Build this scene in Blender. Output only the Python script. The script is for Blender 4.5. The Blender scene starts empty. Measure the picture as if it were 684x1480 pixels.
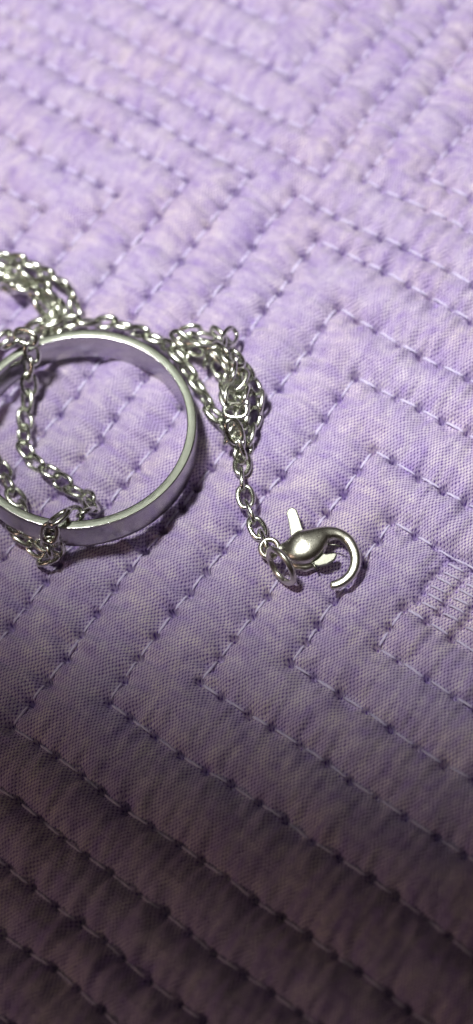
import bpy, bmesh, math, random
import numpy as np
from mathutils import Vector, Matrix, Quaternion

MM = 0.001
rng = random.Random(7)
npr = np.random.default_rng(11)
sc = bpy.context.scene
col = sc.collection

# ------------------------------------------------------------------ camera
CAM_H, PITCH, ROLL, FPX = 139.0, 0.45641, -0.31559, 2521.8
cam = bpy.data.cameras.new('camera')
cam_o = bpy.data.objects.new('camera', cam)
col.objects.link(cam_o)
cam.sensor_fit = 'VERTICAL'
cam.sensor_height = 36.0
cam.lens = FPX / 1480.0 * 36.0
cam.clip_start = 0.005
cam.clip_end = 20.0
cr, sr, cp, sp = math.cos(ROLL), math.sin(ROLL), math.cos(PITCH), math.sin(PITCH)
X0, Y0, Z0 = Vector((1, 0, 0)), Vector((0, cp, sp)), Vector((0, -sp, cp))
XC = X0 * cr + Y0 * sr
YC = X0 * -sr + Y0 * cr
cam_o.matrix_world = Matrix(((XC.x, YC.x, Z0.x, 0), (XC.y, YC.y, Z0.y, 0), (XC.z, YC.z, Z0.z, CAM_H * MM), (0, 0, 0, 1)))
sc.camera = cam_o
cam.dof.use_dof = True
cam.dof.focus_distance = 0.151
cam.dof.aperture_fstop = 16.0

# ------------------------------------------------------------------ world, lamps, exposure
world = bpy.data.worlds.new('World')
sc.world = world
world.use_nodes = True
nt = world.node_tree
bg = nt.nodes['Background']
tc = nt.nodes.new('ShaderNodeTexCoord')
sx = nt.nodes.new('ShaderNodeSeparateXYZ')
rp = nt.nodes.new('ShaderNodeValToRGB')
nt.links.new(tc.outputs['Generated'], sx.inputs[0])
nt.links.new(sx.outputs['Z'], rp.inputs['Fac'])
nt.links.new(rp.outputs['Color'], bg.inputs['Color'])
e = rp.color_ramp.elements
e[0].position, e[0].color = 0.0, (0.014, 0.008, 0.006, 1)      # dim room near the bed
e[1].position, e[1].color = 1.0, (0.20, 0.18, 0.145, 1)      # ceiling round the lamp
el = rp.color_ramp.elements.new(0.78)
el.color = (0.022, 0.013, 0.011, 1)
bg.inputs['Strength'].default_value = 0.8

def aim(o, target):
    o.rotation_euler = (Vector(target) - o.location).to_track_quat('-Z', 'Y').to_euler()

def lamp(name, kind, loc, target, power, colour, **kw):
    l = bpy.data.lights.new(name, kind)
    l.energy = power
    l.color = colour
    for k, v in kw.items():
        setattr(l, k, v)
    o = bpy.data.objects.new(name, l)
    col.objects.link(o)
    o.location = loc
    aim(o, target)
    return o

# torch beam from the upper left: its soft lower edge leaves the near end of the quilt in the dark
lamp('torch', 'SPOT', (-0.024, 0.112, 0.224), (0.052, 0.142, 0.0), 2.9, (1.0, 0.99, 0.96),
     spot_size=math.radians(2 * 26.6), spot_blend=0.40, shadow_soft_size=0.017)
# weak warm room lamp, low on the left
lamp('room_lamp', 'POINT', (-0.30, 0.02, 0.17), (0, 0.05, 0.0), 0.36, (1.0, 0.68, 0.58), shadow_soft_size=0.03)

sc.view_settings.view_transform = 'Standard'
sc.view_settings.look = 'None'
sc.view_settings.exposure = 0.0
sc.view_settings.gamma = 1.0
sc.cycles.max_bounces = 8
sc.cycles.use_denoising = True

# ------------------------------------------------------------------ materials
def new_mat(name):
    m = bpy.data.materials.new(name)
    m.use_nodes = True
    n = m.node_tree
    return m, n, n.nodes['Principled BSDF'], n.nodes, n.links

def mth(n, op, a, b=None, c=None):
    x = n.nodes.new('ShaderNodeMath'); x.operation = op
    for i, v in enumerate((a, b, c)):
        if v is None: continue
        if isinstance(v, (int, float)): x.inputs[i].default_value = v
        else: n.links.new(v, x.inputs[i])
    return x.outputs[0]

def noise(n, vec, scale, detail=2.0, rough=0.5, dist=0.0):
    x = n.nodes.new('ShaderNodeTexNoise')
    x.inputs['Scale'].default_value = scale
    x.inputs['Detail'].default_value = detail
    x.inputs['Roughness'].default_value = rough
    x.inputs['Distortion'].default_value = dist
    if vec is not None: n.links.new(vec, x.inputs['Vector'])
    return x.outputs['Fac']

def mapr(n, v, a, b, c, d):
    x = n.nodes.new('ShaderNodeMapRange')
    n.links.new(v, x.inputs[0])
    for i, k in enumerate((a, b, c, d)): x.inputs[i + 1].default_value = k
    return x.outputs[0]

def mixc(n, f, a, b):
    x = n.nodes.new('ShaderNodeMix'); x.data_type = 'RGBA'
    if isinstance(f, (int, float)): x.inputs['Factor'].default_value = f
    else: n.links.new(f, x.inputs['Factor'])
    for k, v in (('A', a), ('B', b)):
        s = [i for i in x.inputs if i.name == k and i.type == 'RGBA'][0]
        if isinstance(v, tuple): s.default_value = v
        else: n.links.new(v, s)
    return [o for o in x.outputs if o.type == 'RGBA'][0]

def bump(n, h, dist, strength=1.0, nrm=None):
    x = n.nodes.new('ShaderNodeBump')
    x.inputs['Strength'].default_value = strength
    x.inputs['Distance'].default_value = dist
    n.links.new(h, x.inputs['Height'])
    if nrm is not None: n.links.new(nrm, x.inputs['Normal'])
    return x.outputs[0]

def fabric_mat():
    m, n, b, N, Lk = new_mat('woven_cotton')
    t = N.new('ShaderNodeTexCoord')
    mp = N.new('ShaderNodeMapping')
    mp.inputs['Scale'].default_value = (1000, 1000, 1000)          # millimetres
    mp.inputs['Rotation'].default_value = (0, 0, math.radians(3.0))
    Lk.new(t.outputs['Object'], mp.inputs[0])
    P = mp.outputs[0]
    # the yarns wander a little
    w1 = noise(n, P, 0.55, 4.0, 0.6)
    w2 = noise(n, P, 0.47, 4.0, 0.6, 0.3)
    sep = N.new('ShaderNodeSeparateXYZ'); Lk.new(P, sep.inputs[0])
    u = mth(n, 'ADD', sep.outputs['X'], mth(n, 'MULTIPLY', w1, 0.55))
    v = mth(n, 'ADD', sep.outputs['Y'], mth(n, 'MULTIPLY', w2, 0.55))
    PU, PV = 0.166, 0.255                                          # yarn pitch in mm
    ku = mth(n, 'MULTIPLY', u, math.pi / PU)
    kv = mth(n, 'MULTIPLY', v, math.pi / PV)
    su, sv = mth(n, 'SINE', ku), mth(n, 'SINE', kv)
    chk = mth(n, 'MULTIPLY', su, sv)                               # >0 where the warp is on top
    au, av = mth(n, 'ABSOLUTE', su), mth(n, 'ABSOLUTE', sv)
    # yarn height: round yarns, the one on top highest in the middle of its float
    warp = mth(n, 'ADD', mth(n, 'MULTIPLY', au, 0.45), mth(n, 'MULTIPLY', chk, 0.55))
    weft = mth(n, 'ADD', mth(n, 'MULTIPLY', av, 0.45), mth(n, 'MULTIPLY', chk, -0.55))
    hgt = mth(n, 'MAXIMUM', warp, weft)
    spot = mth(n, 'MULTIPLY', mth(n, 'MULTIPLY', su, sv), mth(n, 'POWER', av, 0.6))
    spot = mth(n, 'MULTIPLY', spot, mapr(n, noise(n, P, 2.2, 3.0, 0.7), 0.3, 0.7, 0.45, 1.25))
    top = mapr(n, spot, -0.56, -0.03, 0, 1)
    # dye: uneven, streaky, faded in patches
    d1 = noise(n, P, 0.22, 4.0, 0.62, 0.6)
    at = N.new('ShaderNodeAttribute'); at.attribute_name = 'dye'
    d2 = at.outputs['Fac']
    mp3 = N.new('ShaderNodeMapping'); mp3.inputs['Scale'].default_value = (0.6, 3.6, 1.0)
    Lk.new(P, mp3.inputs[0])
    d3 = noise(n, mp3.outputs[0], 1.0, 3.0, 0.6)
    dye = mth(n, 'ADD', mth(n, 'MULTIPLY', d1, 0.45), mth(n, 'ADD', mth(n, 'MULTIPLY', d2, 0.40), mth(n, 'MULTIPLY', d3, 0.15)))
    dyef = mapr(n, dye, 0.22, 0.66, 0, 1)
    warm = mapr(n, noise(n, P, 0.12, 3.0), 0.42, 0.62, 0, 1)
    pale = mixc(n, warm, (0.790, 0.720, 0.830, 1), (0.840, 0.745, 0.785, 1))
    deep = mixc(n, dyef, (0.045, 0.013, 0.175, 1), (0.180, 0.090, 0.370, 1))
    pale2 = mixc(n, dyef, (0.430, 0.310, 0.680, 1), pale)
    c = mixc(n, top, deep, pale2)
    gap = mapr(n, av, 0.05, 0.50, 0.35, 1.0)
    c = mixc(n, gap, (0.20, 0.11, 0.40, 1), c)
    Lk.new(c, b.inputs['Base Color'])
    b.inputs['Roughness'].default_value = 0.85
    b.inputs['Sheen Weight'].default_value = 0.15
    b.inputs['Sheen Roughness'].default_value = 0.5
    b.inputs['Specular IOR Level'].default_value = 0.25
    n1 = bump(n, d3, 0.00010, 0.7)
    Lk.new(bump(n, hgt, 0.00007, 0.8, n1), b.inputs['Normal'])
    return m

def thread_mat():
    m, n, b, N, Lk = new_mat('quilting_thread')
    t = N.new('ShaderNodeTexCoord')
    mp = N.new('ShaderNodeMapping'); mp.inputs['Scale'].default_value = (1000, 1000, 1000)
    Lk.new(t.outputs['Object'], mp.inputs[0])
    sep = N.new('ShaderNodeSeparateXYZ'); Lk.new(mp.outputs[0], sep.inputs[0])
    tw = mth(n, 'SINE', mth(n, 'ADD', mth(n, 'MULTIPLY', sep.outputs['X'], 19.0), mth(n, 'MULTIPLY', sep.outputs['Y'], 16.0)))
    f = noise(n, mp.outputs[0], 6.0, 3.0)
    c = mixc(n, mapr(n, tw, -1, 1, 0, 1), (0.52, 0.46, 0.74, 1), (0.72, 0.67, 0.88, 1))
    c = mixc(n, mapr(n, f, 0.4, 0.7, 0, 0.5), c, (0.80, 0.76, 0.92, 1))
    Lk.new(c, b.inputs['Base Color'])
    b.inputs['Roughness'].default_value = 0.55
    b.inputs['Sheen Weight'].default_value = 0.3
    Lk.new(bump(n, tw, 0.00002, 0.6), b.inputs['Normal'])
    return m

def steel_mat(name, colour, rough, scratch=0.0, grain=0.0, aniso=0.0):
    m, n, b, N, Lk = new_mat(name)
    t = N.new('ShaderNodeTexCoord')
    mp = N.new('ShaderNodeMapping'); mp.inputs['Scale'].default_value = (1000, 1000, 1000)
    Lk.new(t.outputs['Object'], mp.inputs[0])
    P = mp.outputs[0]
    f = noise(n, P, 1.3, 4.0, 0.6)
    g = noise(n, P, 9.0, 3.0, 0.7)
    c = mixc(n, mapr(n, f, 0.35, 0.7, 0, 1), tuple(0.82 * x for x in colour) + (1,), colour + (1,))
    oi = N.new('ShaderNodeObjectInfo')
    c = mixc(n, mapr(n, oi.outputs['Random'], 0, 1, 0.0, 0.45), c, tuple(0.62 * x for x in colour) + (1,))
    Lk.new(c, b.inputs['Base Color'])
    b.inputs['Metallic'].default_value = 1.0
    r = mth(n, 'ADD', mapr(n, g, 0.3, 0.7, -0.05, 0.07), rough)
    Lk.new(r, b.inputs['Roughness'])
    nrm = None
    if grain:
        nrm = bump(n, noise(n, P, 14.0, 2.0, 0.6), 0.00001, grain)
    if scratch:
        mq = N.new('ShaderNodeMapping'); mq.inputs['Scale'].default_value = (2.0, 30.0, 2.0)
        mq.inputs['Rotation'].default_value = (0.3, 0.2, 0.6)
        Lk.new(P, mq.inputs[0])
        nrm = bump(n, noise(n, mq.outputs[0], 1.0, 3.0, 0.6), 0.000012, scratch, nrm)
    if nrm is not None: Lk.new(nrm, b.inputs['Normal'])
    return m

M_FAB = fabric_mat()
M_THR = thread_mat()
M_LINK = steel_mat('plated_chain_steel', (0.83, 0.86, 0.75), 0.24, 0.3, 0.25)
M_RINGTOP = steel_mat('satin_ring_edge', (0.37, 0.40, 0.33), 0.40, 1.2, 2.5)
M_RINGWALL = steel_mat('polished_ring_wall', (0.52, 0.51, 0.51), 0.15, 0.8, 0.25)
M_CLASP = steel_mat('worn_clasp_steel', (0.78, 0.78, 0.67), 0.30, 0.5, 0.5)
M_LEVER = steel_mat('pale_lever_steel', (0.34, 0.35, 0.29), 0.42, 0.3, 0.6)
M_LINT = new_mat('lint_fibre')[0]
M_LINT.node_tree.nodes['Principled BSDF'].inputs['Base Color'].default_value = (0.7, 0.66, 0.74, 1)

# ------------------------------------------------------------------ mesh helpers
def mesh_from(name, V, F, mats, smooth=True, mi=None):
    me = bpy.data.meshes.new(name)
    me.from_pydata([tuple(v) for v in V], [], [tuple(f) for f in F])
    for m in mats: me.materials.append(m)
    if smooth: me.polygons.foreach_set('use_smooth', [True] * len(me.polygons))
    if mi is not None: me.polygons.foreach_set('material_index', mi)
    me.update()
    return me

def link_obj(name, me, parent=None, mat=None):
    o = bpy.data.objects.new(name, me)
    col.objects.link(o)
    if parent is not None: o.parent = parent
    if mat is not None: o.matrix_local = mat
    return o

def frame(t, up):
    t = t.normalized()
    s = up.cross(t)
    if s.length < 1e-4: s = Vector((1, 0, 0)).cross(t)
    s.normalize()
    return t, s, t.cross(s)

def loft(spine, prof, nseg=16, closed=False, power=2.0, up=Vector((0, 0, 1))):
    """sweep a superellipse (half width, half thickness per spine point) along a spine, mm -> m"""
    V, F = [], []
    n = len(spine)
    for i in range(n):
        a = spine[(i - 1) % n] if (closed or i > 0) else spine[i]
        b = spine[(i + 1) % n] if (closed or i < n - 1) else spine[i]
        t, s, u = frame(b - a, up)
        w, h = prof[i]
        for k in range(nseg):
            th = 2 * math.pi * k / nseg
            c, d = math.cos(th), math.sin(th)
            c = math.copysign(abs(c) ** (2 / power), c); d = math.copysign(abs(d) ** (2 / power), d)
            V.append((spine[i] + s * (w * c) + u * (h * d)) * MM)
    rows = n if closed else n - 1
    for i in range(rows):
        j = (i + 1) % n
        for k in range(nseg):
            F.append((i * nseg + k, i * nseg + (k + 1) % nseg, j * nseg + (k + 1) % nseg, j * nseg + k))
    if not closed:
        F.append(tuple(reversed(range(nseg))))
        F.append(tuple(range((n - 1) * nseg, n * nseg)))
    return V, F

def catmull(P, sub):
    """P: list of tuples of any length"""
    A = [np.array(p, float) for p in P]
    A = [2 * A[0] - A[1]] + A + [2 * A[-1] - A[-2]]
    out = []
    for i in range(1, len(A) - 2):
        a, b, c, d = A[i - 1:i + 3]
        for j in range(sub):
            t = j / sub
            out.append(.5 * (2 * b + (c - a) * t + (2 * a - 5 * b + 4 * c - d) * t * t + (3 * b - a - 3 * c + d) * t ** 3))
    out.append(A[-2])
    return out

# ------------------------------------------------------------------ quilt: stitch pattern in quilt millimetres (u, v)
ANG = -0.91985          # the quilt's own u axis in the world
QU, QV = -58.0, 48.0    # quilt origin inside its pattern
def rect_lines(left, right, bottom, top):
    out = []
    for l, r, b, t in zip(left, right, bottom, top):
        out += [((l, b), (l, t)), ((l, t), (r, t)), ((r, t), (r, b)), ((r, b), (l, b))]
    return out
LINES = []
# block on the right
LINES += rect_lines([-36.7, -42.4, -47.8, -53.5, -59.1, -64.85, -69.8], [-24, -18.6, -13.1, -7.5, -1.9, 3.7, 8.8],
                    [38.0, 32.5, 26.9, 21.1, 14.75, 9.6, 4.7], [42.4, 48.6, 53.3, 58.8, 63.5, 69.0, 72.3])
# block on the left
LINES += rect_lines([-141, -136, -131, -126, -120.5, -115, -109.7], [-74.9, -80.1, -85.5, -90.7, -96.0, -101.3, -106.5],
                    [5.0, 10.0, 15.2, 20.4, 25.6, 31, 36], [71.9, 68.1, 62.8, 57.8, 52.6, 47.4, 42])
# blocks beyond
LINES += rect_lines([-65.0, -59.8, -54.6, -49.4, -44.2], [-1, -6, -11, -16, -21],
                    [77.2, 80.4, 85.2, 90.2, 95.2], [141, 137, 132, 127, 122])
LINES += rect_lines([-139, -134, -129, -124, -119], [-69.0, -73.7, -78.5, -83.4, -88.4],
                    [75.5, 79.1, 83.5, 88.2, 93.0], [141, 137, 132, 127, 122])
# blocks on the near side
LINES += rect_lines([-69.8, -64.6, -59.3, -54], [8, 3, -2, -7], [-60, -55, -50, -45], [0.4, -4.9, -10.2, -15.4])
LINES += rect_lines([-141, -136, -131, -126], [-75, -80, -85.3, -90.5], [-60, -55, -50, -45], [0.2, -5.1, -10.3, -15.6])

def pitch_at(u, v, horizontal):
    if v > 74 and not horizontal: return 1.95
    if v > 74: return 2.25
    if horizontal and v < 35: return 2.66
    return 2.42

def wob(u, v):
    a = 0.22 * math.sin(u * 0.21 + 1.3 * math.sin(v * 0.13)) + 0.12 * math.sin(v * 0.37 + u * 0.11)
    b = 0.22 * math.sin(v * 0.19 + 1.1 * math.sin(u * 0.15) + 2) + 0.12 * math.sin(u * 0.41 - v * 0.09)
    return u + a, v + b

segs = []       # (p0, p1, s0, line id)
holes = []
stitches = []   # (p, q)
for li, (a, b) in enumerate(LINES):
    L = math.hypot(b[0] - a[0], b[1] - a[1])
    hz = abs(b[0] - a[0]) > abs(b[1] - a[1])
    n = max(2, round(L / pitch_at((a[0] + b[0]) / 2, (a[1] + b[1]) / 2, hz)))
    pts = []
    for i in range(n + 1):
        t = i / n
        if 0 < i < n: t += rng.uniform(-0.13, 0.13) / n
        x, y = a[0] + (b[0] - a[0]) * t, a[1] + (b[1] - a[1]) * t
        x, y = wob(x, y)
        pts.append((x + (rng.uniform(-.09, .09) if 0 < i < n else 0), y + (rng.uniform(-.09, .09) if 0 < i < n else 0)))
    s = 0.0
    for i in range(n):
        p, q = pts[i], pts[i + 1]
        d = math.hypot(q[0] - p[0], q[1] - p[1])
        segs.append((p, q, s, li)); s += d
        stitches.append((p, q))
        holes.append(p)
# dense bar of tacking stitches at the right edge
tack = []
for k in range(7):
    v = 43.35 + 0.83 * k
    for c, u in enumerate((-36.4, -34.15, -31.9, -29.7)):
        j = rng.uniform(-.12, .12)
        p = (u + j, v + (k % 2) * 0.1 + c * 0.08); q = (u + 2.15 + j, v + 0.22 + c * 0.08)
        tack.append((p, q)); holes.append(p)

# ------------------------------------------------------------------ quilt height field
def axis(lo, hi, step, far_lo, far_hi):
    core = np.arange(lo, hi + step / 2, step)
    out = [core]
    a, st = lo, step
    left = []
    while a > far_lo: st = min(st * 1.25, 3.0); a -= st; left.append(a)
    b, st = core[-1], step
    right = []
    while b < far_hi: st = min(st * 1.25, 3.0); b += st; right.append(b)
    return np.concatenate([np.array(left[::-1]), core, np.array(right)])
GU = axis(-113.0, -11.0, 0.17, -330.0, 200.0)
GV = axis(-8.0, 103.0, 0.17, -200.0, 330.0)
UU, VV = np.meshgrid(GU, GV)
def pnoise(x, y, seed):
    """gradient noise, about -1..1"""
    xi, yi = np.floor(x).astype(np.int64), np.floor(y).astype(np.int64)
    fx, fy = x - xi, y - yi
    def g(a, b, dx, dy):
        k = (a * 374761393 + b * 668265263 + seed * 1442695041) & 0x7fffffff
        k = ((k ^ (k >> 13)) * 1274126177) & 0x7fffffff
        th = ((k ^ (k >> 16)) & 0xffff) / 65536.0 * 2 * math.pi
        return np.cos(th) * dx + np.sin(th) * dy
    sx, sy = fx ** 3 * (fx * (fx * 6 - 15) + 10), fy ** 3 * (fy * (fy * 6 - 15) + 10)
    a, b = g(xi, yi, fx, fy), g(xi + 1, yi, fx - 1, fy)
    c, d = g(xi, yi + 1, fx, fy - 1), g(xi + 1, yi + 1, fx - 1, fy - 1)
    return 1.5 * ((a * (1 - sx) + b * sx) * (1 - sy) + (c * (1 - sx) + d * sx) * sy)
def vnoise(x, y, seed):
    xi, yi = np.floor(x).astype(np.int64), np.floor(y).astype(np.int64)
    fx, fy = x - xi, y - yi
    fx = fx * fx * (3 - 2 * fx); fy = fy * fy * (3 - 2 * fy)
    def h(a, b):
        k = (a * 374761393 + b * 668265263 + seed * 1442695041) & 0x7fffffff
        k = ((k ^ (k >> 13)) * 1274126177) & 0x7fffffff
        return ((k ^ (k >> 16)) & 0xffff) / 65535.0 * 2 - 1
    return (h(xi, yi) * (1 - fx) + h(xi + 1, yi) * fx) * (1 - fy) + (h(xi, yi + 1) * (1 - fx) + h(xi + 1, yi + 1) * fx) * fy
D = np.full(UU.shape, 9.0); DH = np.full(UU.shape, 9.0); DV = np.full(UU.shape, 9.0)
for (p, q, s0, li) in segs:
    R = 6.0
    i0, i1 = np.searchsorted(GU, min(p[0], q[0]) - R), np.searchsorted(GU, max(p[0], q[0]) + R)
    j0, j1 = np.searchsorted(GV, min(p[1], q[1]) - R), np.searchsorted(GV, max(p[1], q[1]) + R)
    if i1 <= i0 or j1 <= j0: continue
    U, V = UU[j0:j1, i0:i1], VV[j0:j1, i0:i1]
    dx, dy = q[0] - p[0], q[1] - p[1]
    L = math.hypot(dx, dy)
    t = np.clip(((U - p[0]) * dx + (V - p[1]) * dy) / (L * L), 0, 1)
    ex, ey = U - p[0] - t * dx, V - p[1] - t * dy
    d = np.hypot(ex, ey)
    m = d < D[j0:j1, i0:i1]
    D[j0:j1, i0:i1][m] = d[m]
    K = DH if abs(dx) > abs(dy) else DV
    K[j0:j1, i0:i1] = np.minimum(K[j0:j1, i0:i1], d)
# creases run across the channels: across a level row they run up, across an upright row they run sideways
wh = 1 / (1 + np.exp(-(DV - DH) / 0.6))
def across(ku, kv, seed):
    return wh * pnoise(UU / ku, VV / kv, seed) + (1 - wh) * pnoise(UU / kv, VV / ku, seed + 100)
puff = 1.00 * (1 - np.exp(-(D / 1.25) ** 1.3))
fade = np.exp(-(D / 2.9) ** 2) * (1 - np.exp(-(D / 0.30) ** 2) * 0.5)
Z = puff + fade * (0.40 * across(0.85, 3.4, 9) + 0.52 * across(1.7, 5.0, 21))
dye = 0.5 + 0.26 * across(0.50, 2.0, 31) + 0.30 * across(1.2, 2.6, 33) + 0.25 * pnoise(UU / 0.8, VV / 0.8, 35)
Z += 0.10 * vnoise(UU / 2.6, VV / 2.6, 3) * (1 - np.exp(-D / 1.2)) + 0.16 * vnoise(UU / 9, VV / 9, 4) + 0.02 * vnoise(UU / 0.7, VV / 0.7, 8)
# cloth sags under the clasp and the heavy side of the ring
for (wx, wy, rr_, dd_) in ((5.0, 62.0, 3.2, .28), (8.0, 60.0, 2.5, .2), (-2.0, 74.0, 4.0, .30), (-8.0, 69.5, 4.0, .25), (2.5, 75.0, 3.0, .2)):
    uu0, vv0 = math.cos(ANG) * wx + math.sin(ANG) * wy, -math.sin(ANG) * wx + math.cos(ANG) * wy
    Z -= dd_ * np.exp(-((UU - uu0) ** 2 + (VV - vv0) ** 2) / rr_ ** 2)
for (hx, hy) in holes:
    R = 2.6
    i0, i1 = np.searchsorted(GU, hx - R), np.searchsorted(GU, hx + R)
    j0, j1 = np.searchsorted(GV, hy - R), np.searchsorted(GV, hy + R)
    if i1 <= i0 or j1 <= j0: continue
    r = np.hypot(UU[j0:j1, i0:i1] - hx, VV[j0:j1, i0:i1] - hy)
    k = rng.uniform(0.75, 1.2) * (0.6 if hy > 74 else 1.0) * (1.6 if (hx > -37 and 43 < hy < 49) else 1.0)
    Z[j0:j1, i0:i1] -= k * (1.5 * np.exp(-(r / 0.31) ** 2) + 0.22 * np.exp(-(r / 0.95) ** 2))
# tacking bar lies flat and hard
tb = np.clip((UU + 37.2) / 0.8, 0, 1) * np.clip((49.0 - VV) / 0.6, 0, 1) * np.clip((VV - 42.6) / 0.6, 0, 1) * np.clip((-27 - UU) / 0.8, 0, 1)
Z = Z * (1 - 0.55 * tb)
ZREF = 0.80
Z -= ZREF                 # z = 0 is the mean top of the puffs
nv, nu = UU.shape
def cloth_z(u, v):
    i = int(np.clip(np.searchsorted(GU, u), 1, nu - 1)); j = int(np.clip(np.searchsorted(GV, v), 1, nv - 1))
    fu = (u - GU[i - 1]) / (GU[i] - GU[i - 1]); fv = (v - GV[j - 1]) / (GV[j] - GV[j - 1])
    return float((Z[j - 1, i - 1] * (1 - fu) + Z[j - 1, i] * fu) * (1 - fv) + (Z[j, i - 1] * (1 - fu) + Z[j, i] * fu) * fv)

VX = np.empty((nv * nu, 3), np.float32)
VX[:, 0] = (UU.ravel() - QU) * MM; VX[:, 1] = (VV.ravel() - QV) * MM; VX[:, 2] = Z.ravel() * MM
ii, jj = np.meshgrid(np.arange(nu - 1), np.arange(nv - 1))
a = (jj * nu + ii).ravel()
FX = np.stack([a, a + 1, a + nu + 1, a + nu], 1).astype(np.int32)
me = bpy.data.meshes.new('quilt')
me.vertices.add(len(VX)); me.vertices.foreach_set('co', VX.ravel())
me.loops.add(FX.size); me.loops.foreach_set('vertex_index', FX.ravel())
me.polygons.add(len(FX))
me.polygons.foreach_set('loop_start', np.arange(0, FX.size, 4, dtype=np.int32))
me.polygons.foreach_set('use_smooth', np.ones(len(FX), bool))
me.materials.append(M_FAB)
me.attributes.new('dye', 'FLOAT', 'POINT').data.foreach_set('value', dye.ravel().astype(np.float32))
me.update(calc_edges=True)
quilt = bpy.data.objects.new('quilt', me)
col.objects.link(quilt)
ca, sa = math.cos(ANG), math.sin(ANG)
QLOC = Vector(((ca * QU - sa * QV) * MM, (sa * QU + ca * QV) * MM, 0))
quilt.location = QLOC
quilt.rotation_euler = (0, 0, ANG)
quilt['label'] = 'puckered lavender cotton quilt with nested square stitching under the jewellery'
quilt['category'] = 'quilt'
def w2q(x, y):
    return ca * x + sa * y, -sa * x + ca * y
def q2w(u, v):
    return ca * u - sa * v, sa * u + ca * v

# ------------------------------------------------------------------ stitches (children of the quilt)
def stitch_mesh(name, seed, L=1.0, depth=0.20, w=0.125):
    """a thread float lying along +x from 0 to 1 mm (object scale x gives the length)"""
    r = random.Random(seed)
    sp, pr = [], []
    b = r.uniform(-.03, .03)
    for i in range(9):
        t = i / 8
        x = 0.15 + t * 0.70
        z = 0.05 * math.sin(math.pi * t) ** 0.6 - depth * (abs(2 * t - 1) ** 8)
        sp.append(Vector((x * L, b * math.sin(math.pi * t), z)))
        k = 0.45 + 0.55 * math.sin(math.pi * t) ** 0.5 + r.uniform(-.06, .06)
        pr.append((w * k, w * 0.72 * k))
    return loft(sp, pr, 6)
def in_view(u, v, m=0.0):
    x, y = q2w(u, v)
    d = Vector((x, y, 0)) - Vector((0, 0, CAM_H))
    zc = -(d @ Z0)
    return abs((d @ XC) / zc * FPX) < 342 + m and abs((d @ YC) / zc * FPX) < 740 + m, zc
def stitch_matrix(p, q, w=1.0):
    L = math.hypot(q[0] - p[0], q[1] - p[1])
    mu, mv = (p[0] + q[0]) / 2, (p[1] + q[1]) / 2
    z = max(cloth_z(mu, mv), cloth_z(p[0] * .7 + q[0] * .3, p[1] * .7 + q[1] * .3), cloth_z(p[0] * .3 + q[0] * .7, p[1] * .3 + q[1] * .7)) + 0.03
    T = Matrix.Translation(Vector(((p[0] - QU) * MM, (p[1] - QV) * MM, z * MM)))
    R = Matrix.Rotation(math.atan2(q[1] - p[1], q[0] - p[0]), 4, 'Z')
    return T @ R @ Matrix.Diagonal((L, w, 1, 1))
st_meshes = []
for k in range(5):
    V, F = stitch_mesh('stitch', k)
    st_meshes.append((V, F, mesh_from('stitch', V, F, [M_THR])))
allst = [(p, q, 1.0) for p, q in stitches] + [(p, q, 0.9) for p, q in tack]
seen, rest = [], []
for p, q, w in allst:
    ok, zc = in_view((p[0] + q[0]) / 2, (p[1] + q[1]) / 2, 12)
    (seen if ok else rest).append((zc, p, q, w))
seen.sort(key=lambda s: s[0])
print('stitches in view', len(seen), 'others', len(rest))
for zc, p, q, w in seen[:300]:
    V, F, m = st_meshes[rng.randrange(5)]
    link_obj('stitch', m, quilt, stitch_matrix(p, q, w * rng.uniform(.85, 1.1)))
VV2, FF2 = [], []
for zc, p, q, w in seen[300:] + rest:
    V, F, m = st_meshes[rng.randrange(5)]
    Mx = stitch_matrix(p, q, w)
    o = len(VV2)
    VV2 += [Mx @ Vector(v) for v in V]
    FF2 += [tuple(i + o for i in f) for f in F]
o = link_obj('outlying_stitching', mesh_from('outlying_stitching', VV2, FF2, [M_THR]), quilt)
o['kind'] = 'stuff'

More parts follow.
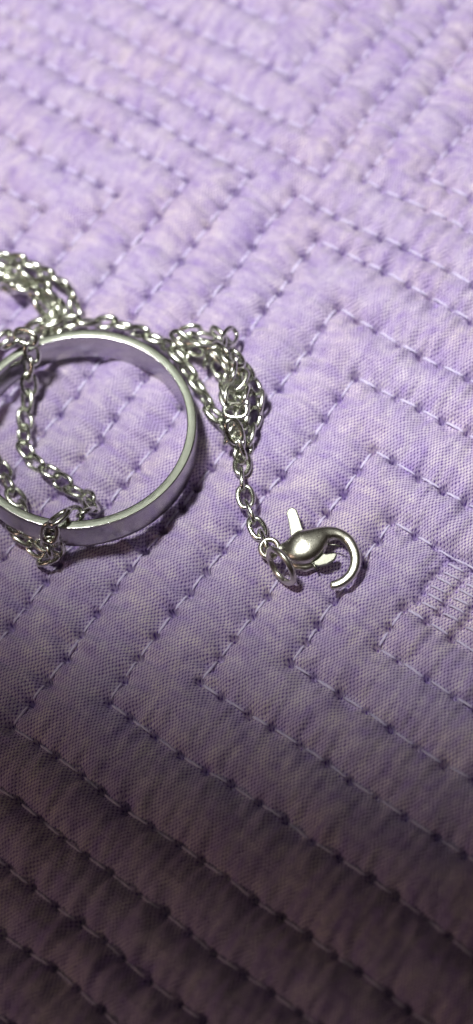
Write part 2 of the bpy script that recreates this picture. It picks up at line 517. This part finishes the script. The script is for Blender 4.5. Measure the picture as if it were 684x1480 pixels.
# ------------------------------------------------------------------ ring
RC, RN, R_OUT, R_WALL, R_H = Vector((-10.90, 79.10, 4.35)), Vector((0.1117, 0.0339, 1.0)).normalized(), 10.42, 0.84, 3.35
def build_ring():
    prof = []
    ri, ro = R_OUT - R_WALL, R_OUT
    bv = 0.10
    # cross-section, counter-clockwise, slightly comfort-rounded walls
    prof += [(ro - bv, 0, 0), (ro - bv * .3, -bv * .3, 1), (ro, -bv, 1)]
    for k in range(1, 8): prof.append((ro + 0.05 * math.sin(math.pi * k / 8), -bv - (R_H - 2 * bv) * k / 8, 1))
    prof += [(ro, -R_H + bv, 1), (ro - bv * .3, -R_H + bv * .3, 1), (ro - bv, -R_H, 0), (ri + bv, -R_H, 0), (ri + bv * .3, -R_H + bv * .3, 1), (ri, -R_H + bv, 1)]
    for k in range(1, 8): prof.append((ri - 0.06 * math.sin(math.pi * k / 8), -R_H + bv + (R_H - 2 * bv) * k / 8, 1))
    prof += [(ri, -bv, 1), (ri + bv * .3, -bv * .3, 1), (ri + bv, 0, 0)]
    n, seg = len(prof), 200
    V, F, mi = [], [], []
    for i in range(seg):
        th = 2 * math.pi * i / seg
        for r, z, _ in prof: V.append((r * math.cos(th) * MM, r * math.sin(th) * MM, z * MM))
    for i in range(seg):
        j = (i + 1) % seg
        for k in range(n):
            l = (k + 1) % n
            F.append((i * n + k, j * n + k, j * n + l, i * n + l))
            mi.append(0 if (k == n - 1) or (prof[k][1] == -R_H and prof[l][1] == -R_H) else 1)
    me = mesh_from('finger_ring', V, F, [M_RINGTOP, M_RINGWALL], True, mi)
    me.update()
    o = link_obj('finger_ring', me)
    bm = bmesh.new(); bm.from_mesh(me)
    bmesh.ops.recalc_face_normals(bm, faces=bm.faces)
    for ed in bm.edges:
        if ed.calc_face_angle(0) > math.radians(40): ed.smooth = False
    bm.to_mesh(me); bm.free()
    o.location = RC * MM
    o.rotation_mode = 'QUATERNION'
    o.rotation_quaternion = Vector((0, 0, 1)).rotation_difference(RN)
    o['label'] = 'plain silver metal band ring lying flat with chain threaded through it'
    o['category'] = 'ring'
    return o
build_ring()

# ------------------------------------------------------------------ necklace
neck = bpy.data.objects.new('necklace', None)
col.objects.link(neck)
neck.empty_display_size = 0.005
neck.location = (0.0, 0.075, 0.0)
neck['label'] = 'tangled silver cable chain necklace with open lobster clasp draped around the band ring'
neck['category'] = 'necklace'
NINV = Matrix.Translation((0, -0.075, 0))

def oval(length, width, wire, nseg=28, nw=9, flat=1.0, twist=0.0):
    sp = []
    a, b = length / 2 - wire, width / 2 - wire
    for i in range(nseg):
        th = 2 * math.pi * i / nseg
        c, s = math.cos(th), math.sin(th)
        x = a * math.copysign(abs(c) ** 0.92, c); y = b * math.copysign(abs(s) ** 0.80, s)
        sp.append(Vector((x, y, twist * x * y)))
    return loft(sp, [(wire, wire * flat)] * nseg, nw, closed=True)
LINKS = []
for k in range(4):
    V, F = oval(2.52 + .05 * k, 1.84 - .03 * k, 0.232 + .006 * k, flat=.93, twist=(0.0, .12, -.1, .2)[k])
    LINKS.append(mesh_from('link', V, F, [M_LINK]))
THICK = []
for k in range(3):
    V, F = oval(2.60 + .06 * k, 1.66, 0.300 + .012 * k, flat=.95, twist=(.05, .15, -.08)[k])
    THICK.append(mesh_from('link', V, F, [M_LINK]))
#  each row: roll of the first link, alternation, yaw (degrees), link centres in mm
STRANDS = [
    # bundle_top
    (10, 62, 22, [(-16.22,104.11,1.02), (-15.02,102.93,1.20), (-13.75,101.78,1.17), (-12.45,100.67,1.21), (-11.24,99.45,1.25), (-10.20,98.09,1.25), (-9.13,96.76,1.18), (-8.47,95.20,1.04), (-8.55,93.52,0.84), (-9.20,92.01,0.45), (-10.55,91.02,0.45)]),
    # bundle_mid
    (-10, 62, 22, [(-16.50,103.12,0.54), (-15.24,101.99,0.65), (-14.16,100.72,1.03), (-13.11,99.43,1.41), (-11.98,98.14,1.39), (-10.96,96.77,1.38), (-10.17,95.26,1.34), (-9.76,93.63,1.12), (-10.31,92.12,0.62), (-11.61,91.08,0.86)]),
    # bundle_low
    (20, 62, 22, [(-16.91,101.95,0.48), (-15.79,100.91,1.13), (-14.91,99.55,1.46), (-14.09,98.31,0.73), (-12.91,97.33,1.31), (-11.87,96.08,1.45), (-11.42,94.53,1.19), (-11.74,93.10,0.45), (-12.77,91.82,0.45)]),
    # bundle_in
    (-5, 62, 22, [(-16.63,100.75,0.45), (-15.20,99.91,0.45), (-13.66,99.29,0.45), (-12.62,97.99,0.45), (-11.75,96.58,0.45), (-10.87,95.18,0.45), (-10.68,93.54,0.45), (-11.39,92.04,0.45)]),
    # outer_arc
    (10, 52, 14, [(-17.41,91.74,1.73), (-15.92,92.41,1.37), (-14.29,92.72,1.10), (-12.61,92.64,1.21), (-10.97,92.26,1.49), (-9.32,91.81,1.52), (-7.71,91.41,1.08), (-6.10,90.90,0.86), (-4.65,90.00,0.77), (-3.42,88.81,0.77), (-2.28,87.55,0.83), (-1.26,86.19,1.03), (-0.68,84.62,1.42), (-0.22,83.04,0.92), (0.17,81.39,0.67), (0.55,79.74,0.57), (0.81,78.07,0.53), (1.54,76.55,0.54), (1.83,74.91,0.45)]),
    # tail
    (45, 45, 0, [(1.81,72.38,0.45), (1.35,70.80,0.57), (1.17,69.17,0.45), (1.10,67.54,0.57), (1.30,65.91,0.45), (1.49,64.29,0.76)]),
    # tail_top
    (45, 45, 0, [(2.03,74.68,2.52), (2.15,73.39,1.53)]),
    # tangle_a
    (0, 50, 0, [(-0.25,84.60,0.45), (0.54,85.90,1.09), (1.94,85.22,1.67), (2.78,83.80,1.43), (3.41,82.26,1.41), (3.13,80.63,1.45), (2.60,79.10,1.76), (3.54,77.75,1.67), (3.03,76.21,1.52), (1.81,75.11,1.53)]),
    # tangle_b
    (30, 50, 0, [(-0.28,86.34,0.45), (1.10,87.23,0.65), (2.24,86.02,0.65), (3.67,85.42,1.23), (3.56,83.91,0.60), (1.92,83.96,0.68), (2.63,82.49,0.45), (2.42,80.84,0.50), (2.53,79.16,0.50), (2.73,77.50,0.48), (2.85,75.83,0.45), (2.53,74.35,1.16)]),
    # tangle_c
    (10, 50, 0, [(4.47,84.72,1.64), (3.51,83.53,2.26), (3.81,81.92,2.41), (4.75,80.81,1.62), (5.08,79.24,1.27), (5.13,77.62,0.89), (4.06,76.36,0.67), (3.36,74.85,0.56), (2.26,73.59,0.45)]),
    # tangle_d
    (60, 50, 0, [(3.89,79.49,2.66), (2.75,78.31,2.61), (2.76,76.65,2.54), (3.94,77.74,2.73), (3.92,79.05,1.67), (3.88,80.59,2.31)]),
    # tangle_e
    (20, 50, 0, [(0.10,85.88,2.12), (0.91,84.42,2.05), (2.46,84.01,2.49), (3.17,82.62,3.04), (4.20,81.35,3.30), (3.53,79.86,3.63)]),
    # inner_drop
    (0, 40, 10, [(-14.63,89.25,4.99), (-13.26,88.85,5.85), (-13.23,87.79,4.60), (-14.07,87.13,3.35), (-14.53,86.30,1.99), (-15.26,85.29,0.91), (-15.91,83.85,0.45), (-16.40,82.27,0.45), (-16.55,80.62,0.45), (-16.01,79.06,0.45), (-14.96,77.78,0.45), (-14.14,76.34,0.45), (-13.25,74.94,0.54), (-12.29,73.67,1.01), (-12.10,72.35,2.01), (-12.60,71.32,3.23), (-13.48,70.62,4.48), (-14.67,70.28,5.64), (-15.94,69.55,4.80), (-16.28,69.57,3.17), (-16.06,69.77,1.53), (-17.18,69.31,0.45), (-17.98,70.76,0.45), (-18.92,72.13,0.45)]),
    # front_bits
    (40, 45, 0, [(-19.03,73.06,1.28), (-18.21,71.80,1.81), (-17.17,70.73,1.21), (-16.84,69.48,2.22)]),
    # left_inner
    (20, 42, 10, [(-20.07,82.68,0.45), (-19.55,81.12,0.45), (-19.18,79.54,0.45), (-18.97,77.92,0.45), (-18.59,76.34,0.54), (-18.23,74.75,0.45), (-18.35,73.12,0.45)]),
]

for roll0, alt, yaw, pts in STRANDS:
    P = [Vector(p) for p in pts]
    for i, c in enumerate(P):
        a, b = P[max(i - 1, 0)], P[min(i + 1, len(P) - 1)]
        t, s, u = frame(b - a, Vector((0, 0, 1)))
        base = Matrix((t, s, u)).transposed()
        r = math.radians(roll0 + (alt if i % 2 else -alt) + rng.uniform(-9, 9))
        y = math.radians(yaw + rng.uniform(-4, 4))
        R = base @ Matrix.Rotation(r, 3, 'X') @ Matrix.Rotation(y, 3, 'Z')
        M4 = R.to_4x4()
        M4.translation = c * MM
        link_obj('link', rng.choice(THICK) if alt > 51 else rng.choice(LINKS), neck, NINV @ M4)

# jump ring
def ring_part(name, centre, ax, ay, radius, wire, mat, parent, pm=NINV):
    ax = Vector(ax).normalized(); ay = Vector(ay); ay = (ay - ax * ay.dot(ax)).normalized()
    nrm = ax.cross(ay)
    sp = [Vector((radius * math.cos(t), radius * math.sin(t), 0)) for t in [2 * math.pi * i / 40 for i in range(40)]]
    V, F = loft(sp, [(wire, wire)] * 40, 12, closed=True)
    M4 = Matrix((ax, ay, nrm)).transposed().to_4x4()
    M4.translation = Vector(centre) * MM
    return link_obj(name, mesh_from(name, V, F, [mat]), parent, pm @ M4)
ring_part('jump_ring', (2.20, 61.15, 1.75), (0.36, -0.92, -0.06), (0.25, 0.0, 0.93), 1.68, 0.27, M_CLASP, neck)

# clasp: bulb and hook in one casting, with its own empties-free hierarchy under the necklace
SP = [(2.45, 62.98, 1.25, .28, .28), (2.90, 62.88, 1.25, .50, .38), (3.30, 62.70, 1.25, 1.00, .62), (3.90, 62.46, 1.3, 1.42, .86),
      (4.65, 62.34, 1.3, 1.56, .98), (5.45, 62.48, 1.3, 1.40, .92), (6.15, 62.70, 1.3, 1.06, .80), (6.80, 62.84, 1.25, .74, .68),
      (7.45, 62.74, 1.2, .56, .60), (7.98, 62.40, 1.15, .48, .54), (8.40, 61.84, 1.05, .48, .50), (8.58, 61.10, 1.0, .48, .50),
      (8.58, 60.25, .95, .48, .48), (8.30, 59.42, .9, .47, .45), (7.78, 58.80, .85, .45, .42), (7.10, 58.42, .8, .42, .38),
      (6.35, 58.30, .75, .40, .34), (5.85, 58.38, .73, .36, .30), (5.70, 58.42, .73, .22, .2)]
Q = catmull(SP, 5)
V, F = loft([Vector(q[:3]) for q in Q], [(max(q[3], .05), max(q[4], .05)) for q in Q], 28, power=2.7)
clasp = link_obj('clasp', mesh_from('clasp', V, F, [M_CLASP]), neck, NINV)
I4 = Matrix.Identity(4)
ring_part('eye_loop', (1.75, 63.30, 1.25), (1, 0, 0.1), (0, 1, 0.25), 0.78, 0.25, M_CLASP, clasp, I4)

def plate(name, outline, z0, z1, tilt, mat, parent, bev=0.09):
    """bevelled plate from an outline in mm; z varies as z0 + tilt . (x, y)"""
    bm = bmesh.new()
    cx = sum(p[0] for p in outline) / len(outline); cy = sum(p[1] for p in outline) / len(outline)
    zf = lambda x, y: tilt[0] * (x - cx) + tilt[1] * (y - cy)
    bot = [bm.verts.new(((x) * MM, (y) * MM, (z0 + zf(x, y)) * MM)) for x, y in outline]
    f = bm.faces.new(bot)
    r = bmesh.ops.extrude_face_region(bm, geom=[f])
    for v in [g for g in r['geom'] if isinstance(g, bmesh.types.BMVert)]: v.co.z += (z1 - z0) * MM
    bmesh.ops.recalc_face_normals(bm, faces=bm.faces)
    bmesh.ops.bevel(bm, geom=list(bm.edges), offset=bev * MM, segments=2, affect='EDGES', profile=0.6)
    me = bpy.data.meshes.new(name); bm.to_mesh(me); bm.free()
    me.materials.append(mat)
    return link_obj(name, me, parent, I4)
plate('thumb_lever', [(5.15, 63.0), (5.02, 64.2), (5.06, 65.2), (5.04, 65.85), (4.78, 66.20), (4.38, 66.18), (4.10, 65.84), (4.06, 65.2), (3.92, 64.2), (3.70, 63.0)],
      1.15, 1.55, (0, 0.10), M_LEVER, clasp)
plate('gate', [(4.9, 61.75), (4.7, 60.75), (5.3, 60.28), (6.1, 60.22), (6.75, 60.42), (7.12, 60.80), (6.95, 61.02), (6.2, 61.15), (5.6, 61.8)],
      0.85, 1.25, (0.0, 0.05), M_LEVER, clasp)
# lower shell showing under the bulb
V, F = loft([Vector(p) for p in ((3.1, 62.0, .6), (3.65, 61.45, .6), (4.3, 61.15, .6), (5.0, 61.05, .6), (5.5, 61.3, .6))],
            [(.35, .28), (.65, .40), (.78, .45), (.62, .40), (.3, .25)], 14, power=2.6)
link_obj('lower_shell', mesh_from('lower_shell', V, F, [M_CLASP]), clasp, I4)
V, F = loft([Vector(p) for p in ((4.95, 60.75, 1.2), (4.98, 60.35, 1.05), (5.0, 60.1, .95))], [(.11, .11), (.11, .11), (.09, .09)], 10)
link_obj('pivot_pin', mesh_from('pivot_pin', V, F, [M_LEVER]), clasp, I4)
V, F = loft([Vector(p) for p in ((6.55, 61.95, 1.25), (7.2, 61.72, 1.2), (7.75, 61.35, 1.1))], [(.07, .07), (.08, .07), (.06, .06)], 8)  # thin rod added to stand in for the highlight along the hook's inner edge
link_obj('hook_highlight', mesh_from('hook_highlight', V, F, [M_LEVER]), clasp, I4)

# ------------------------------------------------------------------ lint caught in the weave
VL, FL = [], []
for k in range(70):
    u, v = npr.uniform(-100, -20), npr.uniform(0, 98)
    th, L, cv = npr.uniform(0, 6.28), npr.uniform(0.5, 1.9), npr.uniform(-.9, .9)
    z0 = cloth_z(u, v) + 0.05
    sp = []
    for i in range(7):
        t = i / 6
        a = th + cv * t
        uu, vv = u + L * t * math.cos(a), v + L * t * math.sin(a)
        sp.append(Vector((uu - QU, vv - QV, cloth_z(uu, vv) + 0.03 + 0.16 * math.sin(math.pi * t) * abs(cv))))
    V, F = loft(sp, [(0.012, 0.012)] * 7, 4)
    o = len(VL); VL += V; FL += [tuple(i + o for i in f) for f in F]
o = link_obj('lint', mesh_from('lint', VL, FL, [M_LINT]), quilt)
o['kind'] = 'stuff'
